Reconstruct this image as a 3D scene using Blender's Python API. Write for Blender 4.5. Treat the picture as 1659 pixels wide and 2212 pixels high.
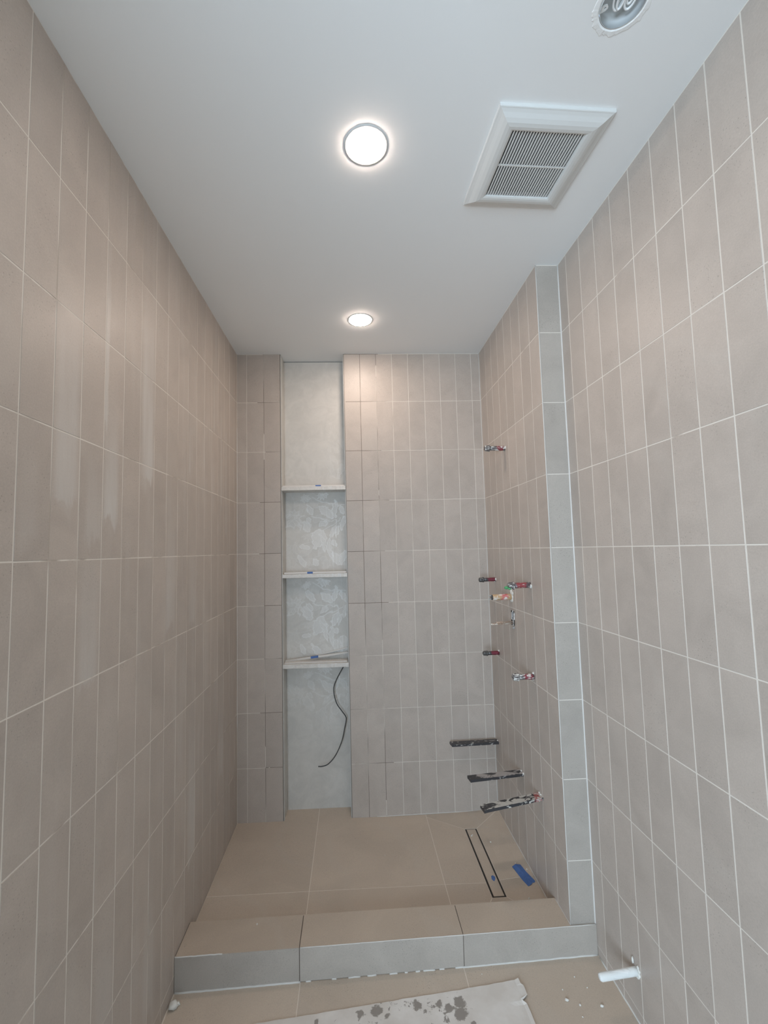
import bpy, bmesh, math, random
import numpy as np
from mathutils import Vector, Matrix, noise

for o in list(bpy.data.objects):
    bpy.data.objects.remove(o)
random.seed(7)
C = bpy.context.scene.collection
SC = bpy.context.scene
Z0 = 1.561                       # height of the measured eye line datum above the bathroom floor

# ------------------------------------------------------------------ camera
F_PX, CXP, CYP = 930.58, -32.146, 13.39
yaw, pitch, roll = -0.04008, 0.07352, -0.02298
cam_d = bpy.data.cameras.new('camera')
cam = bpy.data.objects.new('camera', cam_d)
C.objects.link(cam)
cy_, sy_, cp_, sp_ = math.cos(yaw), math.sin(yaw), math.cos(pitch), math.sin(pitch)
fw = Vector((-sy_ * cp_, cy_ * cp_, sp_))
rt = Vector((cy_, sy_, 0))
up = rt.cross(fw)
cr, sr = math.cos(roll), math.sin(roll)
R_, U_ = cr * rt + sr * up, -sr * rt + cr * up
M = Matrix((R_, U_, -fw)).transposed().to_4x4()
M.translation = Vector((0.67084, -2.53826, 0.00769 + Z0))
cam.matrix_world = M
cam_d.sensor_fit = 'VERTICAL'
cam_d.sensor_height = 36.0
cam_d.sensor_width = 27.0
cam_d.lens = F_PX / 2212 * 36.0
cam_d.shift_x = -CXP / 2212
cam_d.shift_y = CYP / 2212
cam_d.clip_start = 0.02
SC.camera = cam

# ------------------------------------------------------------------ world, light, exposure
SC.view_settings.view_transform = 'Standard'
SC.view_settings.look = 'None'
SC.view_settings.exposure = 0.0
SC.view_settings.gamma = 1.0
SC.view_settings.use_curve_mapping = False
SC.cycles.use_light_tree = False          # only three lights
SC.cycles.max_bounces = 6
w = bpy.data.worlds.new('world')
SC.world = w
w.use_nodes = True
w.node_tree.nodes['Background'].inputs[0].default_value = (0.55, 0.72, 0.95, 1)
w.node_tree.nodes['Background'].inputs[1].default_value = 1.0


def area(name, loc, target, sx, sy, power, col):
    d = bpy.data.lights.new(name, 'AREA')
    d.shape = 'RECTANGLE'
    d.size, d.size_y = sx, sy
    d.energy = power
    d.color = col
    o = bpy.data.objects.new(name, d)
    o.location = loc
    o.rotation_euler = (Vector(target) - Vector(loc)).to_track_quat('-Z', 'Y').to_euler()
    C.objects.link(o)
    return o


# daylight entering the window of the rest of the bathroom, behind the photographer
WINDOW_POWER = 148.0
area('window_daylight', (-0.62, -4.62, 1.25), (0.7, -1.6, 0.8), 1.6, 1.6, WINDOW_POWER, (0.69, 0.85, 1.0))
LAMP_COL = (1.0, 0.82, 0.70)
LAMP_EMIT = 144.0


# ------------------------------------------------------------------ node helpers
class NT:
    def __init__(s, name):
        s.m = bpy.data.materials.new(name)
        s.m.use_nodes = True
        s.t = s.m.node_tree
        s.b = s.t.nodes['Principled BSDF']

    def n(s, typ, ins=None, **kw):
        nd = s.t.nodes.new(typ)
        for k, v in kw.items():
            setattr(nd, k, v)
        for k, v in (ins or {}).items():
            s.put(nd.inputs[k], v)
        return nd

    def put(s, sock, v):
        if isinstance(v, bpy.types.NodeSocket):
            s.t.links.new(v, sock)
        elif isinstance(v, (tuple, list)) and len(v) == 3 and sock.type == 'RGBA':
            sock.default_value = (*v, 1)
        else:
            sock.default_value = v

    def math(s, op, a, b=0.0, c=None, clamp=False):
        ins = {0: a, 1: b}
        if c is not None:
            ins[2] = c
        return s.n('ShaderNodeMath', ins, operation=op, use_clamp=clamp).outputs[0]

    def mix(s, f, a, b, blend='MIX'):
        nd = s.t.nodes.new('ShaderNodeMix')
        nd.data_type = 'RGBA'
        nd.blend_type = blend
        s.put(nd.inputs[0], f)
        s.put(nd.inputs[6], a)
        s.put(nd.inputs[7], b)
        return nd.outputs[2]

    def ramp(s, v, lo, hi, a=0.0, b=1.0):
        return s.n('ShaderNodeMapRange', {0: v, 1: lo, 2: hi, 3: a, 4: b}).outputs[0]

    def noise(s, vec, scale, detail=3, rough=0.5, dist=0.0):
        return s.n('ShaderNodeTexNoise', {'Vector': vec, 'Scale': scale, 'Detail': detail, 'Roughness': rough, 'Distortion': dist}).outputs[0]

    def scale(s, vec, v):
        return s.n('ShaderNodeVectorMath', {0: vec, 1: v}, operation='MULTIPLY').outputs[0]

    def add(s, vec, v):
        return s.n('ShaderNodeVectorMath', {0: vec, 1: v}, operation='ADD').outputs[0]

    def pos(s):
        return s.n('ShaderNodeNewGeometry').outputs['Position']

    def obj(s):
        return s.n('ShaderNodeTexCoord').outputs['Object']

    def sep(s, v):
        nd = s.n('ShaderNodeSeparateXYZ', {0: v})
        return nd.outputs

    def bump(s, h, strength, dist):
        nd = s.n('ShaderNodeBump', {'Height': h, 'Strength': strength, 'Distance': dist})
        s.t.links.new(nd.outputs[0], s.b.inputs['Normal'])

    def set(s, **kw):
        for k, v in kw.items():
            s.put(s.b.inputs[k.replace('_', ' ')], v)
        return s.m


TILE = (0.478, 0.420, 0.372)


def tile_mat(name, base=TILE, haze=None, rough=0.42, big=False, scuff=0.0):
    t = NT(name)
    rnd = t.n('ShaderNodeObjectInfo').outputs['Random']
    off = t.n('ShaderNodeCombineXYZ', {0: t.math('MULTIPLY', rnd, 37.0), 1: t.math('MULTIPLY', rnd, 11.0), 2: t.math('MULTIPLY', rnd, 23.0)}).outputs[0]
    v = t.add(t.obj(), off)
    mott = t.noise(v, 3.2 if big else 7.0, 5, 0.6, 0.8)
    fine = t.noise(v, 260.0, 2, 0.6)
    val = t.ramp(mott, 0.3, 0.7, 0.93, 1.07)
    val = t.math('MULTIPLY', val, t.ramp(fine, 0.3, 0.7, 0.95, 1.05))
    val = t.math('MULTIPLY', val, t.ramp(rnd, 0, 1, 0.955, 1.045))
    # dark pits and pale specks of the stone print, in drifts
    drift = t.ramp(t.noise(t.scale(v, (1.0, 1.0, 1.0)), 5.0, 3, 0.5), 0.45, 0.62)
    vor = t.n('ShaderNodeTexVoronoi', {'Vector': v, 'Scale': 115.0}).outputs['Distance']
    pit = t.math('MULTIPLY', t.ramp(vor, 0.10, 0.20, 1.0, 0.0), drift)
    vor2 = t.n('ShaderNodeTexVoronoi', {'Vector': t.add(v, (3.3, 1.7, 9.1)), 'Scale': 95.0}).outputs['Distance']
    fleck = t.math('MULTIPLY', t.ramp(vor2, 0.08, 0.2, 1.0, 0.0), drift)
    col = t.n('ShaderNodeVectorMath', {0: (base[0], base[1], base[2]), 1: t.n('ShaderNodeCombineXYZ', {0: val, 1: val, 2: val}).outputs[0]}, operation='MULTIPLY').outputs[0]
    col = t.mix(t.math('MULTIPLY', pit, 0.45), col, (0.13, 0.11, 0.09))
    col = t.mix(t.math('MULTIPLY', fleck, 0.30), col, (0.60, 0.57, 0.52))
    # thin diagonal vein
    wv = t.n('ShaderNodeTexWave', {'Vector': v, 'Scale': 0.9, 'Distortion': 9.0, 'Detail': 3.0, 'Detail Scale': 1.4}, wave_type='BANDS', bands_direction='DIAGONAL').outputs[1]
    col = t.mix(t.ramp(wv, 0.93, 1.0, 0.0, 0.10), col, (0.55, 0.52, 0.47))
    if haze is not None:
        p = t.pos()
        x, y, z = t.sep(p)[0], t.sep(p)[1], t.sep(p)[2]
        streakv = t.n('ShaderNodeCombineXYZ', {0: 0.0, 1: y, 2: t.math('MULTIPLY', z, 0.10)}).outputs[0]
        st = t.noise(streakv, 17.0, 4, 0.65)
        total = None
        edge = t.math('MULTIPLY', t.math('SUBTRACT', t.noise(t.n('ShaderNodeCombineXYZ', {0: 0.0, 1: y, 2: t.math('MULTIPLY', z, .35)}).outputs[0], 26.0, 3, 0.6), 0.5), 0.16)
        for (yc, hw, zt, zb, s_) in haze:
            dy = t.math('ABSOLUTE', t.math('SUBTRACT', t.math('ADD', y, t.math('MULTIPLY', edge, 0.10)), yc))
            a = t.ramp(dy, hw * 0.55, hw, 1.0, 0.0)
            ze = t.math('ADD', z, edge)
            b_ = t.math('MULTIPLY', t.ramp(ze, zb + Z0, zb + Z0 + 0.025, 0.0, 1.0), t.ramp(ze, zt + Z0 - 0.4, zt + Z0, 1.0, 0.0))
            f = t.math('MULTIPLY', t.math('MULTIPLY', a, b_), s_)
            total = f if total is None else t.math('MAXIMUM', total, f)
        total = t.math('MULTIPLY', total, t.ramp(st, 0.3, 0.6, 0.45, 1.0))
        gen = t.math('MULTIPLY', t.ramp(st, 0.50, 0.75, 0.0, 0.30), t.ramp(y, -1.5, -0.9, 0.25, 1.0))
        total = t.math('MAXIMUM', total, gen)
        col = t.mix(total, col, (0.62, 0.60, 0.57))
    if scuff:
        p = t.pos()
        sc = t.noise(p, 6.0, 6, 0.7, 1.5)
        col = t.mix(t.ramp(sc, 0.60, 0.80, 0.0, scuff), col, (0.58, 0.55, 0.50))
        dk = t.noise(t.add(p, (5, 5, 5)), 30.0, 4, 0.7)
        col = t.mix(t.ramp(dk, 0.70, 0.78, 0.0, 0.35), col, (0.20, 0.17, 0.14))
    ro = t.ramp(mott, 0.3, 0.7, rough - 0.05, rough + 0.07)
    t.bump(t.noise(v, 150.0, 0, 0.5), 0.22, 0.0005)
    return t.set(Base_Color=col, Roughness=ro)


def grout_mat(name, light=(0.73, 0.685, 0.62), dark=(0.46, 0.405, 0.35), cover=0.5, bare=None):
    """pale grout that is smeared over with tile-coloured slurry in places; BARE: a list of x ranges where the joint is still open and brown"""
    t = NT(name)
    p = t.pos()
    a = t.noise(p, 1.9, 3, 0.55)
    b = t.noise(t.scale(p, (9.0, 9.0, 2.2)), 1.6, 2, 0.5)
    k = t.math('ADD', t.math('MULTIPLY', a, 0.55), t.math('MULTIPLY', b, 0.45))
    f = t.ramp(k, cover - 0.06, cover + 0.02, 0.0, 1.0)
    col = t.mix(f, dark, light)
    if bare:
        x = t.sep(p)[0]
        m = None
        for (x0, x1) in bare:
            e = t.math('MULTIPLY', t.math('SUBTRACT', b, 0.5), 0.25)
            g = t.math('MULTIPLY', t.math('GREATER_THAN', t.math('ADD', x, e), x0), t.math('LESS_THAN', t.math('ADD', x, e), x1))
            m = g if m is None else t.math('MAXIMUM', m, g)
        col = t.mix(t.math('MULTIPLY', m, t.ramp(a, 0.38, 0.50, 0.1, 0.95)), col, (0.19, 0.155, 0.13))
    return t.set(Base_Color=col, Roughness=0.85)


def plain(name, col, rough=0.5, metal=0.0, bump=None, var=0.0, vs=12.0):
    t = NT(name)
    c = col
    if var:
        nz = t.noise(t.obj(), vs, 4, 0.6)
        v = t.ramp(nz, 0.3, 0.7, 1 - var, 1 + var)
        c = t.n('ShaderNodeVectorMath', {0: tuple(col), 1: t.n('ShaderNodeCombineXYZ', {0: v, 1: v, 2: v}).outputs[0]}, operation='MULTIPLY').outputs[0]
    if bump:
        t.bump(t.noise(t.obj(), bump[0], 4, 0.6), bump[1], bump[2])
    t.set(Base_Color=c, Roughness=rough, Metallic=metal)
    return t.m


def splashed(name, base, rough, metal, splash, amount, scale=60.0, red=None, top=None):
    """BASE under white plaster splashes (noise over AMOUNT), RED: (x from, x to, amount) red primer near the wall, in world x"""
    t = NT(name)
    o = t.pos()
    nz = t.noise(t.scale(o, (0.45, 1.0, 1.0)), scale, 4, 0.62, 0.6)
    col = base
    if red:
        x = t.sep(o)[0]
        e = t.math('MULTIPLY', t.math('SUBTRACT', t.noise(o, 45.0, 3, 0.6), 0.5), 0.05)
        xe = t.math('ADD', x, e)
        g = t.math('MULTIPLY', t.ramp(xe, red[0] - 0.004, red[0] + 0.004), t.ramp(xe, red[1] - 0.003, red[1] + 0.003, 1, 0))
        col = t.mix(t.math('MULTIPLY', g, red[2]), col, red[3] if len(red) > 3 else (0.33, 0.055, 0.06))
    if top is not None:      # plaster lies on the upward faces; undersides, fronts and the free end (x below TOP) stay mostly bare
        nzz = t.sep(t.n('ShaderNodeNewGeometry').outputs['Normal'])[2]
        xx = t.sep(o)[0]
        nz = t.math('SUBTRACT', nz, t.math('MULTIPLY', t.ramp(nzz, 0.2, 0.8, 1, 0), 0.09))
        nz = t.math('SUBTRACT', nz, t.ramp(xx, top, top + 0.05, 0.10, 0.0))
    f = t.ramp(nz, amount, amount + 0.03)
    col = t.mix(f, col, splash)
    if red and top is not None:
        col = t.mix(t.math('MULTIPLY', g, t.ramp(t.noise(o, 120.0, 3, 0.6), 0.46, 0.52, 0.0, 0.9)), col, red[3])
    ro = t.mix(f, (rough,) * 3, (0.85,) * 3)
    t.bump(f, 0.6, 0.0008)
    mt = t.mix(f, (metal,) * 3, (0.0,) * 3)
    return t.set(Base_Color=col, Roughness=ro, Metallic=mt)


HAZE = [(-1.508, .050, .70, .125, .62), (-1.508, .030, .35, .09, .35), (-1.348, .012, .95, .35, .75), (-1.318, .042, .50, .085, .85), (-1.395, .042, .32, .045, .62), (-1.105, .050, .92, .245, .72), (-1.125, .022, .5, .20, .55),
        (-.912, .045, .28, .20, .40), (-.94, .018, .35, .12, .45), (-.705, .045, .70, .50, .45), (-.735, .010, .7, .33, .55), (-.56, .012, .75, .36, .5), (-.42, .014, .95, .60, .6), (-.30, .018, .90, .25, .4), (-.22, .010, .9, .1, .45),
        (-1.405, .046, .05, -.33, .60), (-.915, .046, .24, -.27, .50), (-.70, .043, .15, -.29, .42), (-1.553, .010, -.14, -.21, .8), (-1.364, .009, -.17, -.24, .7), (-1.10, .016, -.28, -.33, .6), (-1.441, .009, -.60, -.69, .75), (-1.43, .014, -.68, -.74, .4),
        (-.69, .05, -.62, -1.22, .60), (-.30, .05, -.55, -1.10, .45), (-1.30, .05, -.85, -1.5, .42), (-1.05, .045, -.9, -1.45, .36), (-.52, .03, -.1, -.6, .30), (-.12, .02, -.35, -.52, .5), (-1.62, .03, .30, .02, .25)]
M_LEFT = tile_mat('tile_left', haze=HAZE)
M_TILE = tile_mat('tile_stone')
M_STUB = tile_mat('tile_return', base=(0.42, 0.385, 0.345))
M_FLOOR = tile_mat('tile_floor', base=(0.54, 0.458, 0.375), big=True, scuff=0.16, rough=0.5)
M_CURB = tile_mat('tile_curb', base=(0.50, 0.42, 0.34), big=True, scuff=0.10, rough=0.5)
G_WALL = grout_mat('grout_wall', cover=0.35)
G_LEFT = grout_mat('grout_left', cover=0.455)
G_BACK = grout_mat('grout_back', cover=0.40, bare=[(0.14, 0.30), (0.62, 0.86)])
G_FLOOR = grout_mat('grout_floor', light=(0.74, 0.67, 0.59), dark=(0.46, 0.40, 0.335), cover=0.35)
G_CURB = grout_mat('grout_curb', light=(0.14, 0.115, 0.095), dark=(0.10, 0.08, 0.07), cover=0.5)
M_CAULK = plain('caulk', (0.66, 0.65, 0.62), 0.6, var=0.05)
M_PAINT = plain('ceiling_paint', (0.84, 0.85, 0.845), 0.75, bump=(380, 0.04, 0.0004))
M_WPAINT = plain('wall_paint', (0.42, 0.42, 0.41), 0.8)
M_PLASTIC = plain('white_plastic', (0.68, 0.69, 0.675), 0.42)
M_DARK = plain('dark_void', (0.02, 0.02, 0.02), 0.9)
M_PVC = plain('grey_pvc', (0.74, 0.77, 0.775), 0.45, var=0.04)
M_CABLE = plain('cable_sheath', (0.84, 0.86, 0.86), 0.45)
M_PLASTER = plain('plaster', (0.74, 0.74, 0.70), 0.9, bump=(160, 0.5, 0.002), var=0.08, vs=40)
M_COLLAR = plain('collar_plaster', (0.84, 0.85, 0.84), 0.85, bump=(220, 0.4, 0.0015), var=0.04, vs=60)

M_TAPE = plain('blue_tape', (0.075, 0.165, 0.42), 0.6, var=0.12, vs=60, bump=(300, 0.2, 0.0006))
M_BLACK = plain('black_cable', (0.045, 0.05, 0.05), 0.5)
M_STEEL = plain('drain_steel', (0.06, 0.055, 0.05), 0.35, 0.6)
M_GALV = plain('galvanised', (0.55, 0.58, 0.60), 0.35, 0.6, var=0.2, vs=90)
M_COPPER = splashed('copper_tube', (0.44, 0.31, 0.23), 0.5, 0.1, (0.70, 0.65, 0.58), 0.52, 90)
M_BRASS = splashed('brass_valve', (0.55, 0.37, 0.21), 0.5, 0.1, (0.78, 0.74, 0.68), 0.545, 95, red=(1.418, 1.444, .9, (0.62, 0.14, 0.16)))
M_PIPE_D = splashed('pipe_dark', (0.10, 0.10, 0.105), 0.35, 0.5, (0.62, 0.60, 0.58), 0.67, 95, red=(1.428, 1.468, .85, (0.26, 0.04, 0.07)))
M_PIPE_R = splashed('pipe_red', (0.13, 0.10, 0.11), 0.45, 0.3, (0.70, 0.68, 0.66), 0.575, 110, red=(1.405, 1.449, .9, (0.36, 0.07, 0.08)))
M_PIPE_W = splashed('pipe_splashed', (0.16, 0.15, 0.15), 0.5, 0.3, (0.72, 0.71, 0.68), 0.525, 105, red=(1.425, 1.46, .85, (0.30, 0.05, 0.07)))
M_CAP = splashed('cap_dark', (0.11, 0.11, 0.11), 0.4, 0.5, (0.70, 0.69, 0.66), 0.64, 110)
M_CAPW = splashed('cap_splashed', (0.15, 0.14, 0.14), 0.45, 0.3, (0.74, 0.74, 0.71), 0.53, 120)
M_GREEN = plain('green_putty', (0.09, 0.36, 0.15), 0.6)
M_BAR1 = splashed('bar_black', (0.055, 0.055, 0.06), 0.42, 0.2, (0.50, 0.49, 0.47), 0.585, 80)
M_BAR2 = splashed('bar_smeared', (0.05, 0.05, 0.055), 0.42, 0.2, (0.38, 0.36, 0.35), 0.47, 38, top=1.215)
M_BAR3 = splashed('bar_plastered', (0.05, 0.05, 0.055), 0.42, 0.2, (0.50, 0.49, 0.455), 0.455, 42, red=(1.435, 1.462, .9, (0.36, 0.07, 0.07)), top=1.205)
M_WPIPE = splashed('white_pipe', (0.74, 0.77, 0.76), 0.5, 0.0, (0.80, 0.82, 0.81), 0.5, 40)
M_BRK = splashed('bracket_plate', (0.42, 0.45, 0.47), 0.4, 0.4, (0.78, 0.80, 0.80), 0.47, 90)
M_STRIP = plain('white_strip', (0.70, 0.67, 0.63), 0.35)


def marble_mat():
    t = NT('niche_marble')
    o = t.pos()
    a = t.noise(o, 9.0, 5, 0.65, 1.4)
    col = t.mix(t.ramp(a, 0.35, 0.65), (0.565, 0.55, 0.515), (0.635, 0.615, 0.575))
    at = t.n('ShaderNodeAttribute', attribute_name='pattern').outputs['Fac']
    col = t.mix(t.math('MULTIPLY', at, 0.80), col, (0.86, 0.875, 0.87))  # daylight sheen of the damask pattern, painted into the base colour
    vein = t.noise(o, 16.0, 6, 0.6, 2.2)
    v = t.ramp(t.math('ABSOLUTE', t.math('SUBTRACT', vein, 0.5)), 0.0, 0.02, 0.07, 0.0)
    col = t.mix(v, col, (0.34, 0.34, 0.33))
    t.bump(a, 0.06, 0.001)
    return t.set(Base_Color=col, Roughness=t.ramp(at, 0, 1, 0.42, 0.33))


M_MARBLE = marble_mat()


def slab_mat():
    t = NT('shelf_marble')
    o = t.pos()
    a = t.noise(t.scale(o, (1, 1, 2.0)), 30.0, 5, 0.7, 1.0)
    col = t.mix(t.ramp(a, 0.42, 0.62), (0.62, 0.595, 0.555), (0.72, 0.70, 0.66))
    st = t.noise(t.scale(o, (6.0, 1, 0.6)), 18.0, 3, 0.6)
    col = t.mix(t.math('MULTIPLY', t.ramp(st, 0.52, 0.66, 0.0, 0.5), t.ramp(t.sep(o)[0], .4, .5)), col, (0.76, 0.80, 0.82))
    return t.set(Base_Color=col, Roughness=0.38)


M_SLAB = slab_mat()


def emit_mat(name, col, k):
    m = bpy.data.materials.new(name)
    m.use_nodes = True
    b = m.node_tree.nodes['Principled BSDF']
    b.inputs['Base Color'].default_value = (0.9, 0.9, 0.9, 1)
    b.inputs['Emission Color'].default_value = (*col, 1)
    b.inputs['Emission Strength'].default_value = k
    return m


M_LENS = emit_mat('lamp_lens', LAMP_COL, LAMP_EMIT)


# ------------------------------------------------------------------ mesh helpers (absolute measured coordinates; Z0 is added on linking)
def wpos(o):
    p = Vector((0, 0, 0))
    while o is not None:
        p += o.location
        o = o.parent
    return p


def link(name, me, mat, origin=(0, 0, 0), parent=None):
    """link a mesh whose vertices are absolute (with Z0); its origin is put at ORIGIN (measured coordinates)"""
    og = Vector(origin) + Vector((0, 0, Z0)) if origin != (0, 0, 0) else Vector((0, 0, 0))
    if og.length:
        me.transform(Matrix.Translation(-og))
    if mat is not None and not me.materials:
        me.materials.append(mat)
    o = bpy.data.objects.new(name, me)
    C.objects.link(o)
    if parent is not None:
        o.parent = parent
        o.location = og - wpos(parent)
    else:
        o.location = og
    return o


def empty(name, loc):
    o = bpy.data.objects.new(name, None)
    o.empty_display_size = 0.05
    o.location = Vector(loc) + Vector((0, 0, Z0))
    C.objects.link(o)
    return o


def tag(o, label=None, cat=None, group=None, kind=None):
    if label:
        o['label'] = label
    if cat:
        o['category'] = cat
    if group:
        o['group'] = group
    if kind:
        o['kind'] = kind
    return o


def from_bm(name, bm, smooth=False):
    me = bpy.data.meshes.new(name)
    bmesh.ops.recalc_face_normals(bm, faces=bm.faces)
    bm.to_mesh(me)
    bm.free()
    if smooth:
        for p in me.polygons:
            p.use_smooth = True
    me.transform(Matrix.Translation((0, 0, Z0)))
    return me


def box_bm(lo, hi, bevel=0.0, bm=None):
    bm = bm or bmesh.new()
    r = bmesh.ops.create_cube(bm, size=1.0)
    c = [(a + b) / 2 for a, b in zip(lo, hi)]
    s = [b - a for a, b in zip(lo, hi)]
    for v in r['verts']:
        v.co = Vector((v.co[0] * s[0] + c[0], v.co[1] * s[1] + c[1], v.co[2] * s[2] + c[2]))
    if bevel:
        es = {e for v in r['verts'] for e in v.link_edges}
        bmesh.ops.bevel(bm, geom=list(es), offset=bevel, segments=2, affect='EDGES', profile=0.6)
    return bm


def box(name, lo, hi, mat, parent=None, bevel=0.0, origin=(0, 0, 0)):
    return link(name, from_bm(name, box_bm(lo, hi, bevel)), mat, origin, parent)


def prism_bm(poly_bottom, dz, bm=None):
    """closed solid from a list of top points (x, y, z), going DZ down"""
    bm = bm or bmesh.new()
    top = [bm.verts.new(p) for p in poly_bottom]
    bot = [bm.verts.new((p[0], p[1], p[2] - dz)) for p in poly_bottom]
    bm.faces.new(top)
    bm.faces.new(bot[::-1])
    n = len(top)
    for i in range(n):
        bm.faces.new((top[i], bot[i], bot[(i + 1) % n], top[(i + 1) % n]))
    return bm


def lathe_bm(prof, p0, axis, seg=24, bm=None, cap=True, wob=0.0):
    """PROF: (distance along AXIS, radius)"""
    bm = bm or bmesh.new()
    axis = Vector(axis).normalized()
    u = axis.orthogonal().normalized()
    v = axis.cross(u)
    p0 = Vector(p0)
    rings = []
    for (d, r) in prof:
        ring = []
        for k in range(seg):
            a = 2 * math.pi * k / seg
            rr = r * (1 + wob * (noise.noise(Vector((d * 60, math.cos(a) * 2, math.sin(a) * 2))))) if wob else r
            ring.append(bm.verts.new(p0 + axis * d + (u * math.cos(a) + v * math.sin(a)) * rr))
        rings.append(ring)
    for a, b in zip(rings, rings[1:]):
        for k in range(seg):
            bm.faces.new((a[k], a[(k + 1) % seg], b[(k + 1) % seg], b[k]))
    if cap:
        bm.faces.new(rings[0][::-1])
        bm.faces.new(rings[-1])
    return bm


def tube_bm(pts, r, seg=8, bm=None):
    bm = bm or bmesh.new()
    pts = [Vector(p) for p in pts]
    rings = []
    prev = None
    for i, p in enumerate(pts):
        d = (pts[min(i + 1, len(pts) - 1)] - pts[max(i - 1, 0)]).normalized()
        u = d.orthogonal().normalized() if prev is None else (prev - d * prev.dot(d)).normalized()
        prev = u
        v = d.cross(u)
        rings.append([bm.verts.new(p + (u * math.cos(2 * math.pi * k / seg) + v * math.sin(2 * math.pi * k / seg)) * r) for k in range(seg)])
    for a, b in zip(rings, rings[1:]):
        for k in range(seg):
            bm.faces.new((a[k], a[(k + 1) % seg], b[(k + 1) % seg], b[k]))
    bm.faces.new(rings[0][::-1])
    bm.faces.new(rings[-1])
    return bm


def spline(pts, n=8):
    P = [Vector(p) for p in pts]
    P = [2 * P[0] - P[1]] + P + [2 * P[-1] - P[-2]]
    out = []
    for i in range(1, len(P) - 2):
        for k in range(n):
            t = k / n
            a, b, c, d = P[i - 1], P[i], P[i + 1], P[i + 2]
            out.append(0.5 * ((2 * b) + (c - a) * t + (2 * a - 5 * b + 4 * c - d) * t * t + (3 * b - a - 3 * c + d) * t ** 3))
    out.append(P[-2])
    return out


def lump_bm(c, rx, ry, rz, seed, bm=None, sub=2, amp=0.45):
    bm = bm or bmesh.new()
    r = bmesh.ops.create_icosphere(bm, subdivisions=sub, radius=1.0)
    for v in r['verts']:
        k = 1 + amp * noise.noise(v.co * 1.6 + Vector((seed * 3.1, seed, 0)))
        v.co = Vector((c[0] + v.co[0] * rx * k, c[1] + v.co[1] * ry * k, c[2] + v.co[2] * rz * k))
    return bm


# ------------------------------------------------------------------ tiles on walls
XR, XS, YC, ZC = 1.5659, 1.4691, -0.8232, 1.1967
GAP, PROUD, THK = 0.0028, 0.0006, 0.008
_cache = {}


def tile_mesh(wd, ht, mat):
    key = (round(wd, 4), round(ht, 4), mat.name)
    if key not in _cache:
        bm = bmesh.new()
        c = 0.0007
        a = [(-wd / 2, -ht / 2), (wd / 2, -ht / 2), (wd / 2, ht / 2), (-wd / 2, ht / 2)]
        lo = [bm.verts.new((x, y, -THK)) for x, y in a]
        mi = [bm.verts.new((x, y, -c)) for x, y in a]
        hi = [bm.verts.new((x - math.copysign(c, x), y - math.copysign(c, y), 0)) for x, y in a]
        bm.faces.new(hi)
        for p, q in ((lo, mi), (mi, hi)):
            for k in range(4):
                bm.faces.new((p[k], p[(k + 1) % 4], q[(k + 1) % 4], q[k]))
        me = bpy.data.meshes.new('tile')
        bm.to_mesh(me)
        bm.free()
        me.materials.append(mat)
        _cache[key] = me
    return _cache[key]


def tile_grid(wall, mat, org, u, v, us, vs, gap=GAP, jitter=0.0):
    """tiles with their faces in the plane through ORG spanned by U and V (normal U x V); US, VS: joint lines"""
    u, v = Vector(u), Vector(v)
    n = u.cross(v)
    rot = Matrix((u, v, n)).transposed()
    for i in range(len(us) - 1):
        for j in range(len(vs) - 1):
            wd, ht = abs(us[i + 1] - us[i]) - gap, abs(vs[j + 1] - vs[j]) - gap
            if wd < 0.006 or ht < 0.006:
                continue
            o = bpy.data.objects.new('tile', tile_mesh(wd, ht, mat))
            C.objects.link(o)
            o.parent = wall
            q = random.uniform(-jitter, jitter)
            pz = Vector(org) + u * (us[i] + us[i + 1]) / 2 + v * (vs[j] + vs[j + 1]) / 2 + n * q + Vector((0, 0, Z0))
            m = rot.to_4x4()
            if jitter:
                m = m @ Matrix.Rotation(random.uniform(-.0016, .0016), 4, 'X') @ Matrix.Rotation(random.uniform(-.003, .003), 4, 'Y')
            m.translation = pz - wpos(wall)
            o.matrix_local = m


ROWS = [-1.558, -1.5, -1.2, -0.9, -0.6, -0.3, 0.0, 0.3, 0.6, 0.9, ZC - 0.001]
ROWS_SH = [-1.5] + ROWS[2:]
REAR = -4.4
YT = -2.65674

# left wall: tiles to behind the camera, then paint
wl = box('wall_left', (-0.12, YT, -1.6), (-PROUD, 0.22, ZC), G_LEFT)
tag(wl, 'left wall of upright stone-grey tiles with streaks of dried grout haze', 'wall', kind='structure')
ys = [YT + 0.1 * k for k in range(27)] + [0.0]
tile_grid(wl, M_LEFT, (0, 0, 0), (0, -1, 0), (0, 0, -1), [-y for y in ys], [-z for z in ROWS], jitter=0.0002) if False else None
# outward normal +x: u = +y, v = +z gives n = +x
tile_grid(wl, M_LEFT, (0, 0, 0), (0, 1, 0), (0, 0, 1), ys, ROWS, jitter=0.00015)

# near right wall
wr = box('wall_right', (XR + PROUD, YT - 0.03, -1.6), (XR + 0.12, YC - 0.0, ZC), G_WALL)
tag(wr, 'right wall of upright stone-grey tiles in front of the shower', 'wall', kind='structure')
ys = [YC] + [-0.88854 - 0.1 * k for k in range(19)]
tile_grid(wr, M_TILE, (XR, 0, 0), (0, -1, 0), (0, 0, 1), [-y for y in ys], ROWS, jitter=0.00015)

# return of the shower side wall
ws = box('wall_right_return', (XS + 0.004, YC + PROUD, -1.6), (XR + 0.12, 0.22, ZC), G_WALL)
tag(ws, 'narrow tiled return facing the room where the shower wall steps in', 'wall', kind='structure')
tile_grid(ws, M_STUB, (0, YC, 0), (1, 0, 0), (0, 0, 1), [XS + 0.0005, XR - 0.001], ROWS[1:], jitter=0.0)
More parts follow.
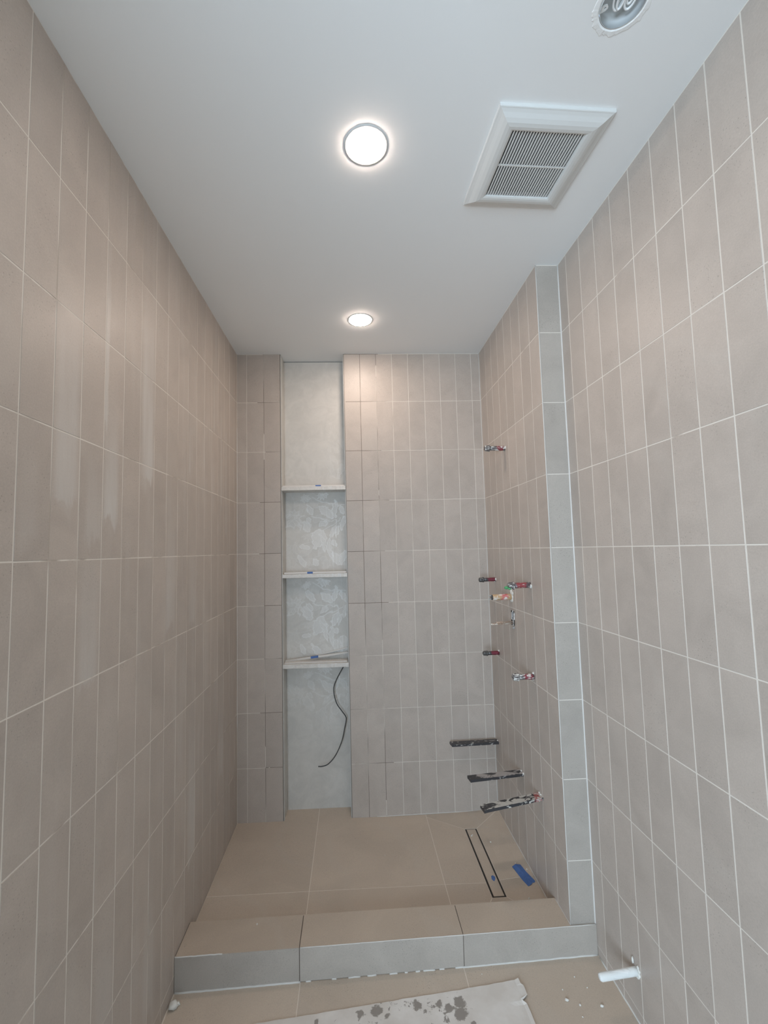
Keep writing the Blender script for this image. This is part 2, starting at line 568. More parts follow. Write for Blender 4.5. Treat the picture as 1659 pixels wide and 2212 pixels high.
# shower right wall
wf = box('wall_shower_right', (XS + PROUD, YC + 0.009, -1.52), (XS + 0.004, 0.0, ZC), G_WALL)
tag(wf, 'right wall of the shower tiled upright where the pipes come out', 'wall', kind='structure')
ys = [YC + 0.001] + [-0.0154 - 0.1015 * k for k in range(7, -1, -1)] + [0.0]
tile_grid(wf, M_TILE, (XS, 0, 0), (0, -1, 0), (0, 0, 1), sorted(-y for y in ys), ROWS_SH, jitter=0.00015)

# back wall in two pieces with the niche between
NX0, NX1, ND = 0.2565, 0.6395, 0.105
wb = empty('wall_back', (0, 0, 0))
wb.location = (0, 0, 0)
tag(wb, 'back wall of the shower, upright tiles left and right of a tall niche', 'wall', kind='structure')
box('backing', (-0.005, PROUD, -1.55), (NX0 - 0.003, 0.22, ZC), G_BACK, wb)
box('backing', (NX1 + 0.003, PROUD, -1.55), (XS + 0.005, 0.22, ZC), G_BACK, wb)
tile_grid(wb, M_TILE, (0, 0, 0), (1, 0, 0), (0, 0, 1), [0.0, 0.058, 0.1585, NX0], ROWS_SH, gap=0.0022, jitter=0.00015)
tile_grid(wb, M_TILE, (0, 0, 0), (1, 0, 0), (0, 0, 1), [NX1] + [0.7365 + 0.0973 * k for k in range(8)] + [XS], ROWS_SH, gap=0.0022, jitter=0.00015)

# ------------------------------------------------------------------ niche lining: marble with a leafy damask, its sheen painted as paler colour
rng = np.random.RandomState(3)


def leaf(X, Y, bx, by, tx, ty, wd, fill=0.75):
    dx, dy = tx - bx, ty - by
    L = math.hypot(dx, dy)
    a = ((X - bx) * dx + (Y - by) * dy) / L
    b = (-(X - bx) * dy + (Y - by) * dx) / L
    s = np.clip(a / L, 0, 1)
    half = wd * np.sin(np.pi * s ** 0.8) ** 0.8 * (1 + 0.12 * np.sin(a * 0.08))
    e = half - np.abs(b)
    inside = (a > 0) & (a < L) & (e > 0)
    rim = np.exp(-((e - 12) / 11.0) ** 2)
    mid = np.exp(-(b / 9.0) ** 2) * 0.6
    return np.where(inside, np.maximum(np.maximum(fill * 0.55, rim * 0.95), mid), 0)


def stroke(X, Y, pts, wd, k=0.8):
    out = np.zeros_like(X)
    for (x0, y0), (x1, y1) in zip(pts, pts[1:]):
        dx, dy = x1 - x0, y1 - y0
        t = np.clip(((X - x0) * dx + (Y - y0) * dy) / (dx * dx + dy * dy + 1e-9), 0, 1)
        d = np.hypot(X - x0 - t * dx, Y - y0 - t * dy)
        out = np.maximum(out, k * np.exp(-(d / wd) ** 2))
    return out


def motif(X, Y):
    """X 155..1445, Y 150..1900 in a drawing frame; one repeat of the damask"""
    f = np.zeros_like(X)
    for a in ((1165, 660, 850, 400, 95), (1190, 650, 1235, 290, 62), (1430, 620, 1290, 380, 60), (1040, 740, 860, 870, 55), (960, 940, 740, 1340, 120), (1250, 840, 1090, 1110, 70),
              (1310, 870, 1235, 1120, 48), (640, 930, 560, 730, 90), (520, 760, 700, 1000, 90), (690, 1330, 430, 1270, 60), (700, 760, 590, 660, 60), (620, 400, 740, 620, 70), (900, 1030, 1010, 1440, 55),
              (1420, 640, 1380, 1000, 75), (1150, 1150, 1270, 1330, 60), (1180, 1420, 1290, 1690, 95), (1080, 1100, 1130, 1560, 70), (1380, 1340, 1330, 1700, 95), (850, 1700, 700, 1500, 75), (560, 1700, 450, 1480, 60)):
        f = np.maximum(f, leaf(X, Y, *a))
    for k in range(9):   # open flower on the left
        an = math.radians(-150 + k * 34)
        f = np.maximum(f, leaf(X, Y, 330 + 45 * math.cos(an), 690 + 45 * math.sin(an), 330 + 215 * math.cos(an), 690 + 215 * math.sin(an), 50, 0.5) * 0.75)
    for k in range(7):   # bud cluster above
        an = math.radians(k * 51)
        f = np.maximum(f, leaf(X, Y, 600, 270, 600 + 120 * math.cos(an), 270 + 110 * math.sin(an), 38, 0.7) * 0.9)
    for k in range(6):
        an = math.radians(20 + k * 30)
        f = np.maximum(f, leaf(X, Y, 960, 150, 960 + 170 * math.cos(an), 150 + 170 * math.sin(an), 34, 0.6))
    for pts in ([(720, 640), (850, 700), (1050, 722), (1220, 690)], [(740, 1040), (960, 930), (1220, 760), (1330, 680)], [(750, 240), (900, 320), (1100, 375), (1400, 385)],
                [(1220, 690), (1250, 840)], [(440, 900), (480, 700), (560, 620)], [(180, 880), (330, 870)], [(180, 640), (260, 580), (420, 660)]):
        f = np.maximum(f, stroke(X, Y, pts, 11))
    return f


def damask(xs, zs, streak=True):
    """pattern strength on the niche back at world x, z (measured coordinates)"""
    X = 155 + (xs - 0.262) / 0.371 * 1290
    per = 1885.0
    Y = 150 + (0.362 - zs) / 0.5055 * 1760
    wob = 22 * np.sin(X * 0.011 + Y * 0.006) + 14 * np.sin(Y * 0.017 + X * .004) + 9 * np.sin(X * .037 + 2 * np.sin(Y * .021)) + 6 * np.sin(Y * .055 + X * .03)
    Yp = np.mod(Y - 120 + wob * .4, 1830) + 120
    f = np.maximum(motif(X + wob, Yp + wob * .6), 0.30 * motif(np.mod(1600 - X + wob * .8 - 150, 1290) + 155, np.mod(Yp * 1.12 + 700, 1830) + 120))
    # run-down vertical brush streaks, heavier on the right
    cols = rng.rand(4000)
    s = cols[(np.clip((X / 17).astype(int), 0, 3999))] * 0.6 + cols[(np.clip((X / 7).astype(int) + 999, 0, 3999))] * 0.4
    rw = np.clip((X - 700) / 700, 0, 1)
    f = f * (1 - 0.55 * rw * (s > 0.55)) + 0.22 * rw * (s < 0.25) * (np.sin(Y * 0.0034 + s * 20) > 0.1)
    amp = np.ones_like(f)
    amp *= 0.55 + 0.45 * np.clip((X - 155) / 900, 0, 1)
    # the painted sheen fades out high up on the wall and near the floor
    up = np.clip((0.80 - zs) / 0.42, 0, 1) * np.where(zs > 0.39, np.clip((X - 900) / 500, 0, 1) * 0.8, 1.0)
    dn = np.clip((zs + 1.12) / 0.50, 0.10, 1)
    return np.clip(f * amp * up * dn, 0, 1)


wn = empty('wall_niche', ((NX0 + NX1) / 2, ND, -1.49))
tag(wn, 'tall floor-to-ceiling niche lined in pale marble with a leafy damask sheen', 'niche', kind='structure')
SH = [(0.3683, 0.3905), (-0.1455, -0.1234), (-0.6600, -0.6370)]      # shelf undersides and tops


def niche_panel(z0, z1):
    x0, x1, st = NX0 - 0.001, NX1 + 0.001, 0.0026
    nx, nz = int((x1 - x0) / st) + 1, max(2, int((z1 - z0) / st) + 1)
    xs, zs = np.meshgrid(np.linspace(x0, x1, nx), np.linspace(z0, z1, nz))
    f = damask(xs, zs)
    co = np.stack([xs, np.full_like(xs, ND) - f * 0.0004, zs + Z0], -1).reshape(-1, 3)
    idx = np.arange(nx * nz).reshape(nz, nx)
    q = np.stack([idx[:-1, :-1], idx[:-1, 1:], idx[1:, 1:], idx[1:, :-1]], -1).reshape(-1, 4)
    # a slab: four back corners close it
    nb = len(co)
    co = np.concatenate([co, [[x0, ND + .012, z0 + Z0], [x1, ND + .012, z0 + Z0], [x1, ND + .012, z1 + Z0], [x0, ND + .012, z1 + Z0]]])
    faces = q.tolist() + [[nb, nb + 3, nb + 2, nb + 1]]
    faces += [idx[0, ::-1].tolist() + [nb, nb + 1], idx[-1].tolist() + [nb + 2, nb + 3], idx[:, 0].tolist() + [nb + 3, nb], idx[::-1, -1].tolist() + [nb + 1, nb + 2]]
    me = bpy.data.meshes.new('marble_panel')
    me.from_pydata(co.tolist(), [], faces)
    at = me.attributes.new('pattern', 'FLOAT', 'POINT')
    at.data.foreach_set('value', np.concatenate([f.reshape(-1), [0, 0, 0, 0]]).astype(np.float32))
    return link('marble_panel', me, M_MARBLE, ((x0 + x1) / 2, ND, z0), wn)


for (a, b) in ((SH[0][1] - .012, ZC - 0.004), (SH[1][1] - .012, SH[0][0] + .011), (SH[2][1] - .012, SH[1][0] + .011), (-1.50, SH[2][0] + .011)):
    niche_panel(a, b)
box('backing', (NX0 - 0.02, ND + 0.013, -1.52), (NX1 + 0.02, 0.22, ZC), M_DARK, wn)
for (a, b) in ((SH[0][1], ZC - .001), (SH[1][1], SH[0][0]), (SH[2][1], SH[1][0]), (-1.50, SH[2][0])):
    box('side_panel', (NX0 - 0.004, 0.0045, a), (NX0 + 0.0055, ND - 0.001, b), M_MARBLE, wn, bevel=0.0006)
    box('side_panel', (NX1 - 0.0055, 0.0045, a), (NX1 + 0.004, ND - 0.001, b), M_MARBLE, wn, bevel=0.0006)
    # bronze-grey edge profiles where tile meets marble
M_EDGE = plain('edge_profile', (0.25, 0.225, 0.20), 0.4, 0.3)
for k, x in enumerate((NX0, NX1)):
    s = 1 if k == 0 else -1
    e = box('trim_%d' % (k + 1), (min(x, x + s * .0018), -0.0012, -1.492), (max(x, x + s * .0018), 0.006, ZC), M_EDGE)
    tag(e, 'thin dark metal edge profile on the %s side of the niche' % ('left' if k == 0 else 'right'), 'trim', kind='structure')

# shelves
names = ['uppermost marble shelf of the tall niche, thin white strip lying level on it', 'middle marble shelf of the tall niche, between two damask panels', 'lowest marble shelf of the tall niche, cable hanging below it']
for (z0, z1), lb in zip(SH, names):
    s = box('niche_shelf', (NX0 + 0.0022, -0.0015, z0), (NX1 - 0.0022, ND + 0.0, z1), M_SLAB, bevel=0.001, origin=((NX0 + NX1) / 2, .05, z0))
    tag(s, lb, 'shelf', 'marble shelves in the niche')


def strip(p0, p1, wd, th, tx0, tx1, label, slump=False):
    p0, p1 = Vector(p0), Vector(p1)
    o = empty('edge_strip', p0)
    d = (p1 - p0)
    L = d.length
    d.normalize()
    n_ = Vector((-d.y, d.x, 0)).normalized()
    upv = d.cross(n_)
    if upv.z < 0:
        upv = -upv
    def beam(a, b, w_, t_, off):
        bm = bmesh.new()
        vs = []
        for s in (a, b):
            for (q, r) in ((-1, 0), (1, 0), (1, 1), (-1, 1)):
                vs.append(bm.verts.new(p0 + d * s + n_ * q * w_ / 2 + upv * (r * t_ + off)))
        for f in ((0, 1, 2, 3), (7, 6, 5, 4), (0, 4, 5, 1), (1, 5, 6, 2), (2, 6, 7, 3), (3, 7, 4, 0)):
            bm.faces.new([vs[i] for i in f])
        return from_bm('strip', bm)
    link('bar', beam(0, L, wd, th, 0), M_STRIP, tuple(p0), o)
    if slump:
        bm = box_bm((0, 0, 0), (1, 1, 1))
        bm.free()
    link('tape', beam(tx0 * L, tx1 * L, wd + 0.0016, th + 0.0016, -0.0008), M_TAPE, tuple(p0 + d * tx0 * L), o)['label'] = 'blue masking tape wrapped round the strip'
    tag(o, label, 'strip', 'white strips on the niche shelves')
    return o


strip((NX0 + .009, 0.012, SH[0][1]), (NX1 - .010, 0.014, SH[0][1]), 0.010, 0.008, 0.53, 0.62, 'white strip with a blue tape wrap lying level on the uppermost niche shelf')
strip((NX0 + .012, 0.028, SH[1][1] + .0008), (NX1 - .009, 0.030, SH[1][1] + .0008), 0.022, 0.009, 0.37, 0.46, 'white strip with a blue tape wrap lying level on the middle niche shelf')
strip((NX0 + .010, 0.058, SH[2][1] + .0012), (NX1 - .0085, 0.092, SH[2][1] + .034), 0.012, 0.009, 0.40, 0.52, 'white strip leaning aslant on the lowest niche shelf, blue tape round its middle')
o = strip((NX0 + .012, 0.030, SH[2][1] + .0008), (NX1 - .012, 0.034, SH[2][1] + .0008), 0.030, 0.006, 0, .001, 'flat bare white strip along the lowest niche shelf, in front of the slanting one')
bpy.data.objects.remove([c for c in o.children if c.name.startswith('tape')][0])
o = strip((NX0 + .185, 0.100, SH[2][1] + .020), (NX1 - .010, 0.100, SH[2][1] + .062), 0.008, 0.007, 0, .001, 'short white strip set high behind the slanting one over the lowest niche shelf')
bpy.data.objects.remove([c for c in o.children if c.name.startswith('tape')][0])

# cable hanging from under the lowest shelf
pts = [(0.618, 0.085, -0.664), (0.6009, 0.075, -0.6817), (0.5559, 0.068, -0.7602), (0.5441, 0.066, -0.8129), (0.5592, 0.066, -0.8823), (0.590, 0.068, -0.930), (0.612, 0.070, -0.9634), (0.6135, 0.07, -.985), (0.6055, 0.070, -1.021), (0.5860, 0.066, -1.100),
       (0.5487, 0.060, -1.1754), (0.5078, 0.055, -1.2178), (0.475, 0.052, -1.229), (0.4487, 0.050, -1.2283)]
cb = link('cable', from_bm('cable', tube_bm(spline(pts, 6), 0.0030, 8), True), M_BLACK, (0.618, 0.085, -0.664))
tag(cb, 'black cable hanging in an S curve below the lowest niche shelf', 'cable')

# ------------------------------------------------------------------ floors and curb
FS = lambda x: -1.5612 + 0.0172 * x          # bathroom floor
CT = lambda x: -1.4410 + 0.0095 * x          # curb top
YCF = lambda x: -0.8475 + 0.0105 * x         # curb front face


def SF(x, y):                                # shower floor, falling to the drain
    d = max(abs(x - 1.273) - 0.03, 0) + max(abs(y + 0.364) - 0.227, 0)
    return -1.4945 + 0.0045 * min(1, d / 0.35) + (0.013 * max(0, (x - 1.35) / 0.12) * max(0, (y + .45) / .45) if x > 1.35 else 0)


def poly_tile(parent, pts, zf, mat, gap=0.003, th=0.009, name='tile'):
    """a tile with outline PTS shrunk by half a joint, its top on zf(x, y)"""
    n = len(pts)
    P = [Vector(p) for p in pts]
    area_ = sum(P[i].x * P[(i + 1) % n].y - P[(i + 1) % n].x * P[i].y for i in range(n))
    if area_ < 0:
        P = P[::-1]
    Q = []
    for i in range(n):
        a, b, c = P[i - 1], P[i], P[(i + 1) % n]
        d1, d2 = (b - a).normalized(), (c - b).normalized()
        n1, n2 = Vector((-d1.y, d1.x)), Vector((-d2.y, d2.x))
        m = (n1 + n2).normalized()
        Q.append(b + m * (gap / 2) / max(0.3, m.dot(n1)))
    bm = prism_bm([(q.x, q.y, zf(q.x, q.y)) for q in Q], th)
    c = sum(Q, Vector((0, 0))) / n
    return link(name, from_bm(name, bm), mat, (c.x, c.y, zf(c.x, c.y)), parent)


fl = link('floor', from_bm('floor', prism_bm([(-2.3, REAR, FS(-.1) - PROUD), (XR + .1, REAR, FS(XR + .1) - PROUD), (XR + .1, -0.80, FS(XR + .1) - PROUD), (-.1, -0.80, FS(-.1) - PROUD), (-.1, YT - .1, FS(-.1) - PROUD), (-2.3, YT - .1, FS(-.1) - PROUD)], 0.05)), G_FLOOR)
tag(fl, 'bathroom floor of large stone-grey tiles in front of the curb', 'floor', kind='structure')
ZF = lambda x, y: FS(x)
yj = [-0.80, -1.12, -1.72, -2.32, -2.92, -3.52, -4.12]
xj = [0.001, 0.4495, 1.0515, XR - .001]
for a, b in zip(yj, yj[1:]):
    for c, d in zip(xj, xj[1:]):
        poly_tile(fl, [(c, b), (d, b), (d, a), (c, a)], ZF, M_FLOOR)

sf = link('floor', from_bm('floor', prism_bm([(-.1, -.72, -1.4975), (XS + .003, -.72, -1.4975), (XS + .003, ND + .012, -1.4975), (-.1, ND + .012, -1.4975)], 0.05)), G_FLOOR)
tag(sf, 'shower floor of large stone-grey tiles falling to a slot drain', 'floor', kind='structure')
DX0, DX1, DY0, DY1 = 1.2425, 1.3038, -0.5905, -0.1365
XA, XB, YJ, YB = 0.4495, 1.0545, -0.509, -0.700
SUB = bmesh.new()


def T(p):
    poly_tile(sf, p, SF, M_FLOOR, gap=0.0032, th=0.003)
    q = p if sum(p[i][0] * p[(i + 1) % len(p)][1] - p[(i + 1) % len(p)][0] * p[i][1] for i in range(len(p))) > 0 else p[::-1]
    prism_bm([(x, y, SF(x, y) - .0006) for x, y in q], .006, SUB)



T([(0.001, YJ), (XA, YJ), (XA, ND), (NX0, ND), (NX0, 0), (0.001, 0)])
T([(XA, YJ), (XB, YJ), (XB, 0), (NX1, 0), (NX1, ND), (XA, ND)])
T([(0.001, YB), (XA, YB), (XA, YJ), (0.001, YJ)])
T([(XA, YB), (XB, YB), (XB, YJ), (XA, YJ)])
g = 0.0015
T([(XB, YJ), (DX0 - g, YJ), (DX0 - g, DY1 + g), (XB, -.022)])                            # left of the drain
T([(XB, -.022), (DX0 - g, DY1 + g), (DX1 + g, DY1 + g), (XS, 0), (XB, 0)])                # behind
T([(DX1 + g, DY1 + g), (DX1 + g, -0.497), (XS, -0.482), (XS, 0)])                        # right
T([(XB, YB), (1.170, YB), (DX0 - g, DY0 - g), (DX0 - g, YJ), (XB, YJ)])
T([(DX1 + g, DY0 - g), (1.40, YB), (XS, YB), (XS, -0.482), (DX1 + g, -0.497)])
T([(1.170, YB), (1.40, YB), (DX1 + g, DY0 - g), (DX0 - g, DY0 - g)])

link('grout_bed', from_bm('grout_bed', SUB), G_FLOOR, (.75, -.35, -1.495), sf)

cu = link('wall_curb', from_bm('wall_curb', prism_bm([(0.0, YCF(0) + .002, CT(0) - .0015), (XS + .001, YCF(XS) + .002, CT(XS) - .0015), (XS + .001, -0.7005, CT(XS) - .0015), (0, -0.7005, CT(0) - .0015)], 0.13)), G_CURB)
tag(cu, 'low tiled curb across the front of the shower', 'curb', kind='structure')
xs_top = [0.001, 0.4475, 1.0545, XS - .001]
for a, b in zip(xs_top, xs_top[1:]):
    poly_tile(cu, [(a, YCF(a)), (b, YCF(b)), (b, -0.6965), (a, -0.6965)], lambda x, y: CT(x), M_CURB, gap=0.003, th=0.008)
# back riser of the curb
for a, b in zip(xs_top, xs_top[1:]):
    box('tile', (a + .0015, -0.7005, -1.495), (b - .0015, -0.6935, CT(a) - .009), M_CURB, cu)


def face_tile(a, b):
    bm = bmesh.new()
    th = 0.008
    za, zb = FS(a) + .002, FS(b) + .002
    f = [(a, YCF(a), za), (b, YCF(b), zb), (b, YCF(b), CT(b) - .0005), (a, YCF(a), CT(a) - .0005)]
    k = [(x, y + th, z) for x, y, z in f]
    vf, vk = [bm.verts.new(p) for p in f], [bm.verts.new(p) for p in k]
    bm.faces.new(vf)
    bm.faces.new(vk[::-1])
    for i in range(4):
        bm.faces.new((vf[i], vk[i], vk[(i + 1) % 4], vf[(i + 1) % 4]))
    link('tile', from_bm('tile', bm), M_STUB, ((a + b) / 2, YCF(a), za), cu)


for a, b in zip([0.001, .4475, 1.0545], [.4475, 1.0545, XR - .001]):
    pass
for a, b in ((0.001, .4460), (.4490, 1.0530), (1.0556, XR - .001)):
    bm_shift = 0.0
    face_tile(a, b)

# ceiling with real openings for the lamps, the fan and the bare box
HC, HR = (1.292, -1.698), 0.0485
bm = bmesh.new()
vs = [bm.verts.new((x, y, ZC)) for x, y in ((-2.3, REAR - .12), (XR + .12, REAR - .12), (XR + .12, .22), (-2.3, .22))]
edges = [bm.edges.new((vs[i], vs[(i + 1) % 4])) for i in range(4)]
ring = [bm.verts.new((HC[0] + HR * math.cos(a) * (1 + .012 * math.sin(5 * a)), HC[1] + HR * math.sin(a) * (1 + .012 * math.cos(3 * a)), ZC)) for a in [2 * math.pi * k / 56 for k in range(56)]]
edges += [bm.edges.new((ring[i], ring[(i + 1) % 56])) for i in range(56)]
bmesh.ops.triangle_fill(bm, use_beauty=True, edges=edges)
g_ = bmesh.ops.extrude_face_region(bm, geom=bm.faces[:])
for e in g_['geom']:
    if isinstance(e, bmesh.types.BMVert):
        e.co.z += 0.013
ce = link('ceiling', from_bm('ceiling', bm), M_PAINT)
tag(ce, 'smooth white painted ceiling', 'ceiling', kind='structure')

# rest of the room behind the camera, with a window opening the daylight comes through
rw = empty('wall_rear', (0.75, REAR, -1.56))
tag(rw, 'painted wall behind the photographer with a window opening', 'wall', kind='structure')
WX0, WX1, WZ0, WZ1 = -1.45, 0.25, -1.15, 0.60
for lo, hi in (((-2.3, REAR - .12, -1.6), (1.7, REAR, WZ0)), ((-2.3, REAR - .12, WZ1), (1.7, REAR, ZC)), ((-2.3, REAR - .12, WZ0), (WX0, REAR, WZ1)), ((WX1, REAR - .12, WZ0), (1.7, REAR, WZ1))):
    box('wall_section', lo, hi, M_WPAINT, rw)
b1 = box('wall_left_painted', (-2.42, REAR, -1.6), (-2.3, YT, ZC), M_WPAINT)
tag(b1, 'painted left wall of the wider room behind the photographer', 'wall', kind='structure')
b3 = box('wall_left_end', (-2.3, YT - .1, -1.6), (-.0, YT - .001, ZC), M_WPAINT)
tag(b3, 'painted wall turning away at the end of the tiled left wall', 'wall', kind='structure')
b2 = box('wall_right_painted', (XR + .001, REAR, -1.6), (XR + .12, YT - .031, ZC), M_WPAINT)
tag(b2, 'painted right wall behind the photographer', 'wall', kind='structure')


# caulk beads
def bead(name, pts, r, label, mat=M_CAULK, group=None):
    o = link(name, from_bm(name, tube_bm(pts, r, 6), True), mat)
    tag(o, label, 'trim', group, kind='structure')


def ln(a, b, n=24, wob=0.0006):
    a, b = Vector(a), Vector(b)
    return [a.lerp(b, k / n) + Vector((random.uniform(-wob, wob), random.uniform(-wob, wob), random.uniform(-wob, wob))) for k in range(n + 1)]


bead('trim_3', ln((XR - .0005, YC - .0005, -1.52), (XR - .0005, YC - .0005, ZC), 40, .0004), 0.0032, 'white caulk bead in the corner beside the narrow tiled return')
bead('trim_4', ln((XS - .0003, -.0003, -1.48), (XS - .0003, -.0003, ZC), 40, .0004), 0.0022, 'white caulk bead in the back right corner of the shower')
bead('trim_5', ln((.0003, -.0003, -1.0), (.0003, -.0003, 0.75), 40, .0004), 0.0020, 'thin caulk bead in the back left corner of the shower')
bead('trim_6', ln((.003, YCF(0) - .0005, FS(0) + .001), (.45, YCF(.45) - .0005, FS(.45) + .001)), 0.0038, 'white caulk bead along the left foot of the curb')
bead('trim_7', ln((1.02, YCF(1.02) - .0005, FS(1.02) + .001), (XR - .003, YCF(XR) - .0005, FS(XR) + .001)), 0.0032, 'white caulk bead along the right foot of the curb')
x = .47
k = 8
while x < 1.0:
    dx = random.uniform(.008, .045)
    bead('trim_%d' % k, ln((x, YCF(x) - .0003, FS(x) + .001), (min(x + dx, 1.0), YCF(x + dx) - .0003, FS(x + dx) + .001), 4), 0.0026, 'short broken bit of white caulk along the middle foot of the curb', group='broken bits of caulk along the foot of the curb')
    x += dx + random.uniform(.006, .05 if x > .6 else .09)
    k += 1
bead('trim_%d' % k, ln((.001, YCF(0) + .0005, CT(0) + .0002), (.17, YCF(.17) + .0005, CT(.17) + .0002), 12, .0005), 0.0022, 'pale grout smear on the left front edge of the curb')
k += 1
bead('trim_%d' % k, ln((.45, YCF(.45) + .001, CT(.45) - .0006), (XR - .002, YCF(XR) + .001, CT(XR) - .0006), 40, .0003), 0.0014, 'fine pale grout line along the front edge of the curb')
k += 1
bead('trim_%d' % k, ln((XR - .0005, YC - .02, FS(XR) + .001), (XR - .0005, -2.6, FS(XR) + .001), 60, .0005), 0.0034, 'white caulk bead along the foot of the right wall')
k += 1
bead('trim_%d' % k, ln((XS - .0005, -.70, -1.428), (XS - .0005, YC - .002, -1.4285), 8, .0003), 0.0016, 'pale grout line where the curb top meets the shower wall')
k += 1
bead('trim_%d' % k, ln((XS - .0005, -.69, -1.489), (XS - .0005, -.02, -1.482), 30, .0006), 0.0018, 'pale grout line along the right edge of the shower floor')
k += 1
bead('trim_%d' % k, ln((.78, -.0005, -1.4895), (XS, -.0005, -1.482), 30, .0006), 0.0017, 'pale grout line along the back edge of the shower floor')
k += 1
bead('trim_%d' % k, ln((XS + .0004, YC - .0003, -1.43), (XS + .0004, YC - .0003, ZC), 30, .0002), 0.0017, 'pale grout line down the outer corner of the tiled return')

# ------------------------------------------------------------------ slot drain
dr = empty('slot_drain', ((DX0 + DX1) / 2, (DY0 + DY1) / 2, -1.4945))
bm = bmesh.new()
zd, wdt = -1.4955, 0.0026
for lo, hi in (((DX0, DY0, zd - .0015), (DX1, DY0 + wdt, zd)), ((DX0, DY1 - wdt, zd - .0015), (DX1, DY1, zd)), ((DX0, DY0, zd - .0015), (DX0 + .0055, DY1, zd)), ((DX1 - .0055, DY0, zd - .0015), (DX1, DY1, zd))):
    box_bm(lo, hi, 0, bm)
link('frame', from_bm('frame', bm), M_STEEL, ((DX0 + DX1) / 2, (DY0 + DY1) / 2, zd), dr)
box('cover_tile', (DX0 + .0075, DY0 + .0045, zd - .001), (DX1 - .0075, DY1 - .0045, -1.4942), M_FLOOR, dr, bevel=0.0005, origin=((DX0 + DX1) / 2, (DY0 + DY1) / 2, zd))
box('channel', (DX0 + .002, DY0 + .002, zd - .0030), (DX1 - .002, DY1 - .002, zd - .0015), M_DARK, dr, origin=((DX0 + DX1) / 2, (DY0 + DY1) / 2, zd))
tag(dr, 'long narrow slot drain with a tiled cover and dark edges in the shower floor', 'drain')


# tape pieces
def tape(poly, zf, label, lift=0.0012, seed=1, curl=()):
    bm = bmesh.new()
    P = [Vector((p[0], p[1])) for p in poly]
    c = sum(P, Vector((0, 0))) / len(P)
    top = []
    for i, p in enumerate(P):
        z = zf(p.x, p.y) + lift + (0.003 if i in curl else 0)
        top.append((p.x, p.y, z))
    # fan with a raised crease so that it is not dead flat
    tv = [bm.verts.new(p) for p in top]
    bv = [bm.verts.new((p[0], p[1], p[2] - 0.0004)) for p in top]
    ct = bm.verts.new((c.x, c.y, zf(c.x, c.y) + lift + 0.0009))
    cbv = bm.verts.new((c.x, c.y, zf(c.x, c.y) + lift + 0.0005))
    n = len(tv)
    for i in range(n):
        bm.faces.new((tv[i], tv[(i + 1) % n], ct))
        bm.faces.new((bv[(i + 1) % n], bv[i], cbv))
        bm.faces.new((tv[i], bv[i], bv[(i + 1) % n], tv[(i + 1) % n]))
    o = link('tape_piece', from_bm('tape_piece', bm), M_TAPE, (c.x, c.y, zf(c.x, c.y)))
    tag(o, label, 'tape')


tape([(1.3902, -.4239), (1.411, -.414), (1.4335, -.4150), (1.4435, -.463), (1.4570, -.505), (1.4605, -.5185), (1.4535, -.5270), (1.4455, -.5260), (1.4340, -.540), (1.4180, -.5450), (1.4060, -.505)], SF, 'large torn piece of blue tape on the shower floor right of the drain', curl=(1, 8))
tape([(1.2745, -.4725), (1.2835, -.468), (1.2915, -.478), (1.2885, -.491), (1.2790, -.504), (1.2715, -.492)], lambda x, y: -1.4942, 'tiny scrap of blue tape on the drain cover', lift=.0005)

# ------------------------------------------------------------------ exhaust fan grille
VC = Vector((1.2470, -1.3110))
va = math.radians(2.2)


def vrot(x, y, z):
    return (VC.x + x * math.cos(va) - y * math.sin(va), VC.y + x * math.sin(va) + y * math.cos(va), z)


ev = empty('exhaust_vent', (VC.x, VC.y, ZC))
HO, HI = 0.1635, 0.1075
prof = [(HO, 0.0), (HO, .0095), (HO - .002, .0105), (HO - .004, .0108), (HO - .012, .0140), (HO - .022, .0195), (HO - .032, .0235), (HO - .042, .0250), (HI + .006, .0245), (HI + .001, .0225), (HI, .0190), (HI, .004)]
bm = bmesh.new()
rings = []
for h, d in prof:
    rings.append([bm.verts.new(vrot(sx * h, sy * (h + 0.004), ZC - d)) for sx, sy in ((-1, -1), (1, -1), (1, 1), (-1, 1))])
for a, b in zip(rings, rings[1:]):
    for i in range(4):
        bm.faces.new((a[i], a[(i + 1) % 4], b[(i + 1) % 4], b[i]))
link('frame', from_bm('frame', bm), M_PLASTIC, (VC.x, VC.y, ZC), ev)


def vbox(x0, x1, y0, y1, z0, z1):
    bm = bmesh.new()
    a = [bm.verts.new(vrot(x, y, z0)) for x, y in ((x0, y0), (x1, y0), (x1, y1), (x0, y1))]
    b = [bm.verts.new(vrot(x, y, z1)) for x, y in ((x0, y0), (x1, y0), (x1, y1), (x0, y1))]
    bm.faces.new(a)
    bm.faces.new(b[::-1])
    for i in range(4):
        bm.faces.new((a[i], b[i], b[(i + 1) % 4], a[(i + 1) % 4]))
    return from_bm('vbox', bm)


NS = 26
pit_ = 2 * HI / NS
base_me = None
for k in range(NS + 1):
    x = -HI + k * pit_
    w_ = pit_ * 0.26
    if base_me is None:
        base = link('louver', vbox(-w_, w_, -HI - .004, HI + .004, ZC - .0190, ZC - .0162), M_PLASTIC, (VC.x, VC.y, ZC), ev)
        base_me = base.data
        o = base
    else:
        o = base.copy()
        C.objects.link(o)
        o.parent = ev
    o.location = (x * math.cos(va), x * math.sin(va), 0)
link('crossbar', vbox(-HI, HI, -.0022, .0022, ZC - .0196, ZC - .0162), M_PLASTIC, (VC.x, VC.y, ZC), ev)
link('backing', vbox(-HI, HI, -HI - .004, HI + .004, ZC - .004, ZC - .002), M_DARK, (VC.x, VC.y, ZC), ev)
tag(ev, 'square white exhaust fan cover with fine louvers on the ceiling', 'vent')


